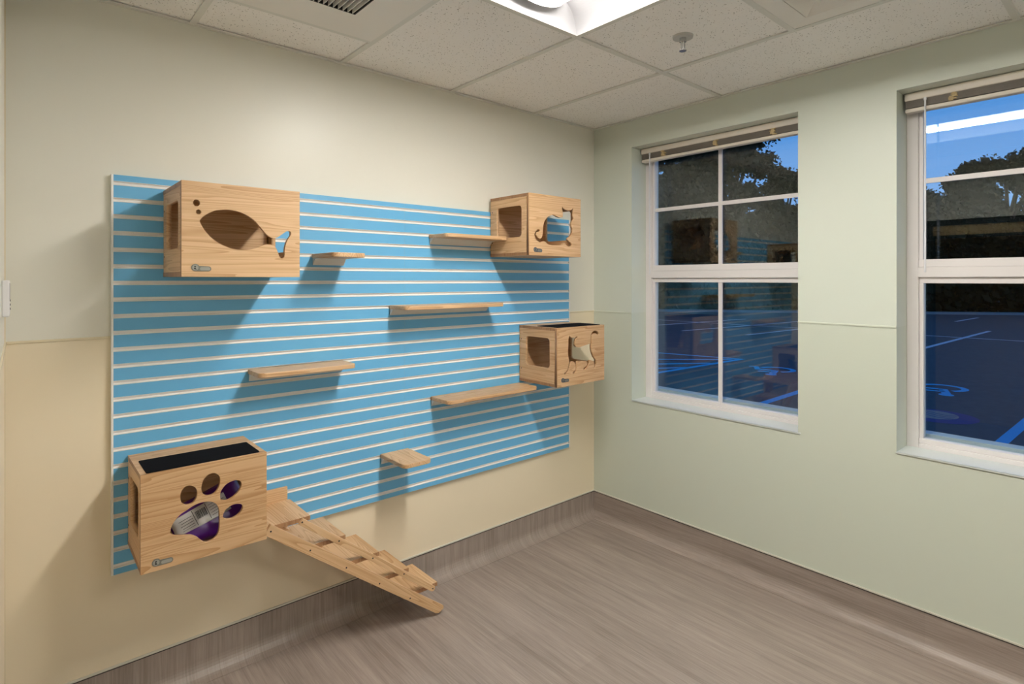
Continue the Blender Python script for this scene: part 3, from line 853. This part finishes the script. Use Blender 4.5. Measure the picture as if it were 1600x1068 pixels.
# ------------------------------------------------------------------ stairs from the paw house to the floor
root = thing('cat_stairs', 'pine cat stairs with five treads running down from the paw house to the floor', 'stairs', (-1.80, -0.15, 0.0))
RT = [-2.025, -1.876, -1.722, -1.574, -1.420]
ZT = [0.625, 0.504, 0.385, 0.266, 0.148]
for xr, zt in zip(RT, ZT):
    bm = bmesh.new()
    x0 = -2.2075 if zt > 0.6 else xr - 0.180
    bx(bm, x0, xr, -0.262, -0.0225 if 0.5 < zt < 0.6 else -0.036, zt - 0.017, zt)
    end_grain(obj('tread', bm, M['pine_cross'], root), 1)
box('mounting_plate', (-2.2075, -2.034, -0.0355, -PT - 0.0015, 0.506, 0.681), M['pine_x'], root, bevel=0.003)
def bar(name, x0, z0, x1, z1, h, ya, yb, foot=False):
    """a rail along its own X axis, turned to its slope, so the grain follows it"""
    L = math.hypot(x1 - x0, z1 - z0); th = math.atan2(z0 - z1, x1 - x0); k = h / 2
    if foot:
        poly = [(0, k), (L + 0.010, k), (L + 0.018, k * 0.5), (L + 0.004, -k * 0.75), (L - 0.012, -k), (0, -k)]
    else:
        poly = [(0, k)] + [(L + k * math.cos(a), k * math.sin(a)) for a in [PI / 2 - PI * i / 8 for i in range(9)]] + [(0, -k)]
    bm = bmesh.new(); prism(bm, poly, 'Y', ya, yb)
    o = obj(name, bm, M['pine_rail'], None, None, bevel=0.0015)
    o.parent = root
    o.location = (x0 - root.location.x, -root.location.y, z0 - root.location.z)
    o.rotation_euler = (0, th, 0)
    return o
LX = [-2.184 + 0.1515 * i for i in range(5)]; LZ = [0.613 - 0.119 * i for i in range(5)]
UX = [-2.063 + 0.152 * i for i in range(5)]; UZ = [0.613 - 0.1195 * i for i in range(5)]
YR0, YR1 = -0.281, -0.263
bar('lower_rail', -2.184 - 0.012, 0.613 + 0.0095, -1.418, 0.026, 0.042, YR0, YR1, foot=True)
bar('upper_rail', UX[0] - 0.004, UZ[0] + 0.003, UX[4], UZ[4], 0.026, YR0 + 0.004, YR1)
bar('inner_rail', -2.10, 0.535, -1.60, 0.142, 0.030, -0.060, -0.042)
for xs, zs in list(zip(LX, LZ)) + list(zip(UX, UZ)):
    yy = YR0 if (xs, zs) in list(zip(LX, LZ)) else YR0 + 0.004
    bm = bmesh.new(); cyl(bm, (xs, yy - 0.0008, zs), 0.0034, 0.001, 'Y', 12)
    obj('screw', bm, M['black'], root)

# ------------------------------------------------------------------ outside at dusk
GZ = -0.15
bm = bmesh.new(); bx(bm, TW, 60, -30, 55, GZ - 0.1, GZ)
struct(obj('ground', bm, M['asphalt']))
def strip(name, p, q, w, m, label, group, h=0.002):
    p, q = Vector(p), Vector(q); d = (q - p).normalized(); n = Vector((-d.y, d.x)) * w / 2
    bm = bmesh.new(); prism(bm, [tuple(p + n), tuple(q + n), tuple(q - n), tuple(p - n)], 'Z', GZ, GZ + h)
    return tag(obj(name, bm, m, None, (*((p + q) / 2), GZ)), label, 'parking line' if 'line' in name else 'curb', group)
WG, BG = 'white parking lines', 'blue parking lines'
for p, q, lb in (((14.0, 1.47), (21.67, 1.34), 'white parking line, brightest in the lower sash of the right window'),
                 ((26.3, 3.15), (30.0, 3.05), 'short white parking line far off in the right window'),
                 ((14.0, 8.17), (21.4, 7.41), 'white parking line crossing the middle of the near-corner window'),
                 ((14.25, 6.04), (17.6, 5.87), 'nearest white parking line at the right of the near-corner window'),
                 ((15.2, 10.15), (21.2, 9.58), 'white parking line at the left of the near-corner window')):
    strip('parking_line', p, q, 0.12, M['line_white'], lb, WG)
strip('parking_line', (17.86, 11.99), (18.52, -4.0), 0.10, M['line_white'], 'long white line running across behind the parking bays', WG)
for p, q, lb in (((5.30, 3.68), (8.96, 3.51), 'blue line, lower edge of the hatched bay in the corner window'),
                 ((8.30, 6.0), (8.92, 3.53), 'blue line, upper edge of the hatched bay in the corner window'),
                 ((7.475, 4.74), (8.72, 3.62), 'blue hatch stripe furthest back in the hatched bay'),
                 ((6.882, 4.33), (7.87, 3.65), 'middle blue hatch stripe of the hatched bay'),
                 ((6.42, 4.00), (7.01, 3.62), 'blue hatch stripe nearest the corner window'),
                 ((4.60, 1.16), (9.0, 1.21), 'blue bay line at the lower right of the corner window'),
                 ((4.55, -1.37), (8.5, -1.46), 'wide blue bay line at the lower corner of the right window')):
    strip('parking_line', p, q, 0.11, M['line_blue'], lb, BG)
def wheelchair(cx, cy, s, rot, label):
    bm = bmesh.new()
    T = Matrix.Translation((cx, cy, 0)) @ Matrix.Rotation(rot, 4, 'Z') @ Matrix.Scale(s, 4)
    def ring(c, r0, r1, a0, a1, n=24):
        for i in range(n):
            a, b_ = a0 + (a1 - a0) * i / n, a0 + (a1 - a0) * (i + 1) / n
            prism(bm, [(c[0] + r0 * math.cos(a), c[1] + r0 * math.sin(a)), (c[0] + r1 * math.cos(a), c[1] + r1 * math.sin(a)),
                       (c[0] + r1 * math.cos(b_), c[1] + r1 * math.sin(b_)), (c[0] + r0 * math.cos(b_), c[1] + r0 * math.sin(b_))], 'Z', GZ / s, (GZ + 0.002) / s)
    def stroke(p, q, w):
        p, q = Vector(p), Vector(q); d = (q - p).normalized(); n = Vector((-d.y, d.x)) * w / 2
        prism(bm, [tuple(p + n), tuple(q + n), tuple(q - n), tuple(p - n)], 'Z', GZ / s, (GZ + 0.002) / s)
    prism(bm, circle(-0.08, 0.86, 0.10), 'Z', GZ / s, (GZ + 0.002) / s)
    stroke((-0.08, 0.76), (-0.02, 0.30), 0.12); stroke((-0.06, 0.56), (0.24, 0.56), 0.08)
    stroke((-0.02, 0.32), (0.30, 0.32), 0.11); stroke((0.30, 0.36), (0.44, -0.02), 0.10); stroke((0.42, -0.02), (0.56, 0.04), 0.08)
    ring((0.0, 0.16), 0.26, 0.36, math.radians(120), math.radians(345))
    bmesh.ops.transform(bm, matrix=T, verts=bm.verts)
    return tag(obj('wheelchair_symbol', bm, M['line_blue'], None, (cx, cy, GZ)), label, 'pavement marking', 'wheelchair pavement symbols')
wheelchair(8.35, -0.15, 0.95, math.radians(100), 'blue wheelchair symbol on the pavement, seen through the right window')
wheelchair(8.2, 2.40, 0.95, math.radians(100), 'blue wheelchair symbol on the pavement, at the right of the corner window')
root = thing('pavement_emblem', 'round purple and tan emblem painted on the pavement outside the right window', 'pavement marking', (5.85, -0.62, GZ))
bm = bmesh.new(); prism(bm, circle(5.85, -0.62, 0.42, 40), 'Z', GZ, GZ + 0.002); obj('border', bm, M['emblem_purple'], root)
bm = bmesh.new(); prism(bm, circle(5.90, -0.56, 0.27, 32), 'Z', GZ + 0.002, GZ + 0.004); obj('inner_disc', bm, M['emblem_tan'], root)
for k in (-1, 0, 1):
    bm = bmesh.new()
    pts = [(5.90 + 0.10 * k + 0.05 * math.sin(t * 3), -0.56 + t * 0.24) for t in [-1 + 0.2 * i for i in range(11)]]
    for a, b_ in zip(pts, pts[1:]):
        prism(bm, [(a[0] - 0.008, a[1]), (b_[0] - 0.008, b_[1]), (b_[0] + 0.008, b_[1]), (a[0] + 0.008, a[1])], 'Z', GZ + 0.004, GZ + 0.0055)
    obj('seam', bm, M['emblem_purple'], root)
# far kerb and planting
ca, cb = Vector((44.0, -10.6)), Vector((17.0, 23.7))
strip('curb', ca, cb, 0.25, M['curb'], 'pale concrete curb along the far side of the lot', None, 0.12)
dcurb = (cb - ca).normalized(); ncurb = Vector((dcurb.y, -dcurb.x))
if ncurb.x < 0: ncurb = -ncurb
bm = bmesh.new()
prism(bm, [tuple(ca + ncurb * 0.15), tuple(cb + ncurb * 0.15), tuple(cb + ncurb * 22), tuple(ca + ncurb * 22)], 'Z', GZ, GZ + 0.08)
g = obj('grass_verge', bm, M['grass']); struct(g)

def leafy(bm, c, r, n, size, rng, squash=0.85):
    for _ in range(n):
        while True:
            v = Vector((rng.uniform(-1, 1), rng.uniform(-1, 1), rng.uniform(-1, 1)))
            if 0.15 < v.length < 1: break
        p = Vector(c) + Vector((v.x * r, v.y * r, v.z * r * squash))
        a = Vector((rng.gauss(0, 1), rng.gauss(0, 1), rng.gauss(0, 1))).normalized()
        b_ = a.orthogonal().normalized(); q = a.cross(b_)
        s = size * rng.uniform(0.6, 1.2)
        bm.faces.new([bm.verts.new(p + b_ * s), bm.verts.new(p + q * s * 0.55), bm.verts.new(p - b_ * s), bm.verts.new(p - q * s * 0.55)])

def limb(bm, p, q, r0, r1, n=8):
    p, q = Vector(p), Vector(q); d = (q - p).normalized(); u = d.orthogonal().normalized(); v = d.cross(u)
    A = [bm.verts.new(p + (u * math.cos(2 * PI * i / n) + v * math.sin(2 * PI * i / n)) * r0) for i in range(n)]
    B = [bm.verts.new(q + (u * math.cos(2 * PI * i / n) + v * math.sin(2 * PI * i / n)) * r1) for i in range(n)]
    for i in range(n): bm.faces.new((A[i], A[(i + 1) % n], B[(i + 1) % n], B[i]))
    bm.faces.new(A[::-1]); bm.faces.new(B)

def tree(x, y, h, r, seed, label, dens=1.0, group='trees beyond the parking lot', base=0.12, leaf=0.16):
    rng = random.Random(seed)
    root = thing('tree', label, 'tree', (x, y, GZ), group)
    wood = bmesh.new(); fol = bmesh.new()
    top = (x + rng.uniform(-.4, .4), y + rng.uniform(-.4, .4), h * 0.75)
    limb(wood, (x, y, GZ), top, 0.03 * h, 0.008 * h)
    nc = int(15 * dens)
    for k in range(nc):
        a = rng.uniform(0, 2 * PI); t = rng.uniform(base, 0.97)
        env = math.sin(PI * min(1, max(0.1, (t - base * 0.4) / (1.0 - base * 0.4))) ** 0.8) ** 0.6
        rad = r * env * rng.uniform(0.25, 0.78)
        c = (x + rad * math.cos(a), y + rad * math.sin(a), h * t)
        limb(wood, (x + (top[0] - x) * t * .6, y + (top[1] - y) * t * .6, h * t * 0.62), c, 0.010 * h, 0.004 * h, 6)
        cr = r * rng.uniform(0.30, 0.46)
        leafy(fol, c, cr, int(300 * dens ** 0.3), leaf * 0.75, rng)
        leafy(fol, c, cr * 0.72, 130, leaf * 2.3, rng)
    obj('trunk', wood, M['bark'], root)
    obj('foliage', fol, M['leaf'], root)
def along(t, off): return ca + (cb - ca) * t + ncurb * off
# (position along the curb, distance behind it, height, crown radius)
for i, (t, off, h, r, d) in enumerate(((0.20, 4.5, 8.6, 3.4, 1.3), (0.27, 4.0, 9.2, 3.4, 1.4), (0.335, 3.4, 8.9, 3.0, 1.5), (0.385, 3.2, 8.5, 2.6, 1.6), (0.437, 3.2, 6.4, 2.2, 1.4), (0.488, 3.2, 7.2, 2.0, 1.4), (0.535, 4.0, 8.4, 2.6, 1.3),
                                       (0.590, 4.0, 8.2, 2.4, 1.4), (0.655, 3.5, 11.6, 3.3, 2.2), (0.715, 3.8, 13.0, 3.6, 2.6), (0.78, 3.5, 13.0, 3.8, 2.6), (0.85, 4.0, 12.5, 3.8, 2.0))):
    p = along(t, off)
    tree(p.x, p.y, h, r, 100 + i, 'dark leafy tree in silhouette beyond the parking lot', d, base=0.06)
# undergrowth under the trees
bm = bmesh.new(); rng = random.Random(11)
for k in range(110):
    p = along(k / 109, 1.6 + rng.uniform(0, 1.2)); leafy(bm, (p.x, p.y, 0.9), rng.uniform(1.0, 1.6), 120, 0.30, rng, 0.95)
for k in range(120):
    p = along(k / 119, 3.4 + rng.uniform(0, 1.4)); leafy(bm, (p.x, p.y, rng.uniform(2.4, 4.6)), rng.uniform(1.5, 2.0), 240, 0.36, rng, 0.95)
hd = obj('hedge', bm, M['leaf']); tag(hd, 'dark tangled undergrowth along the far curb', 'hedge'); hd['kind'] = 'stuff'
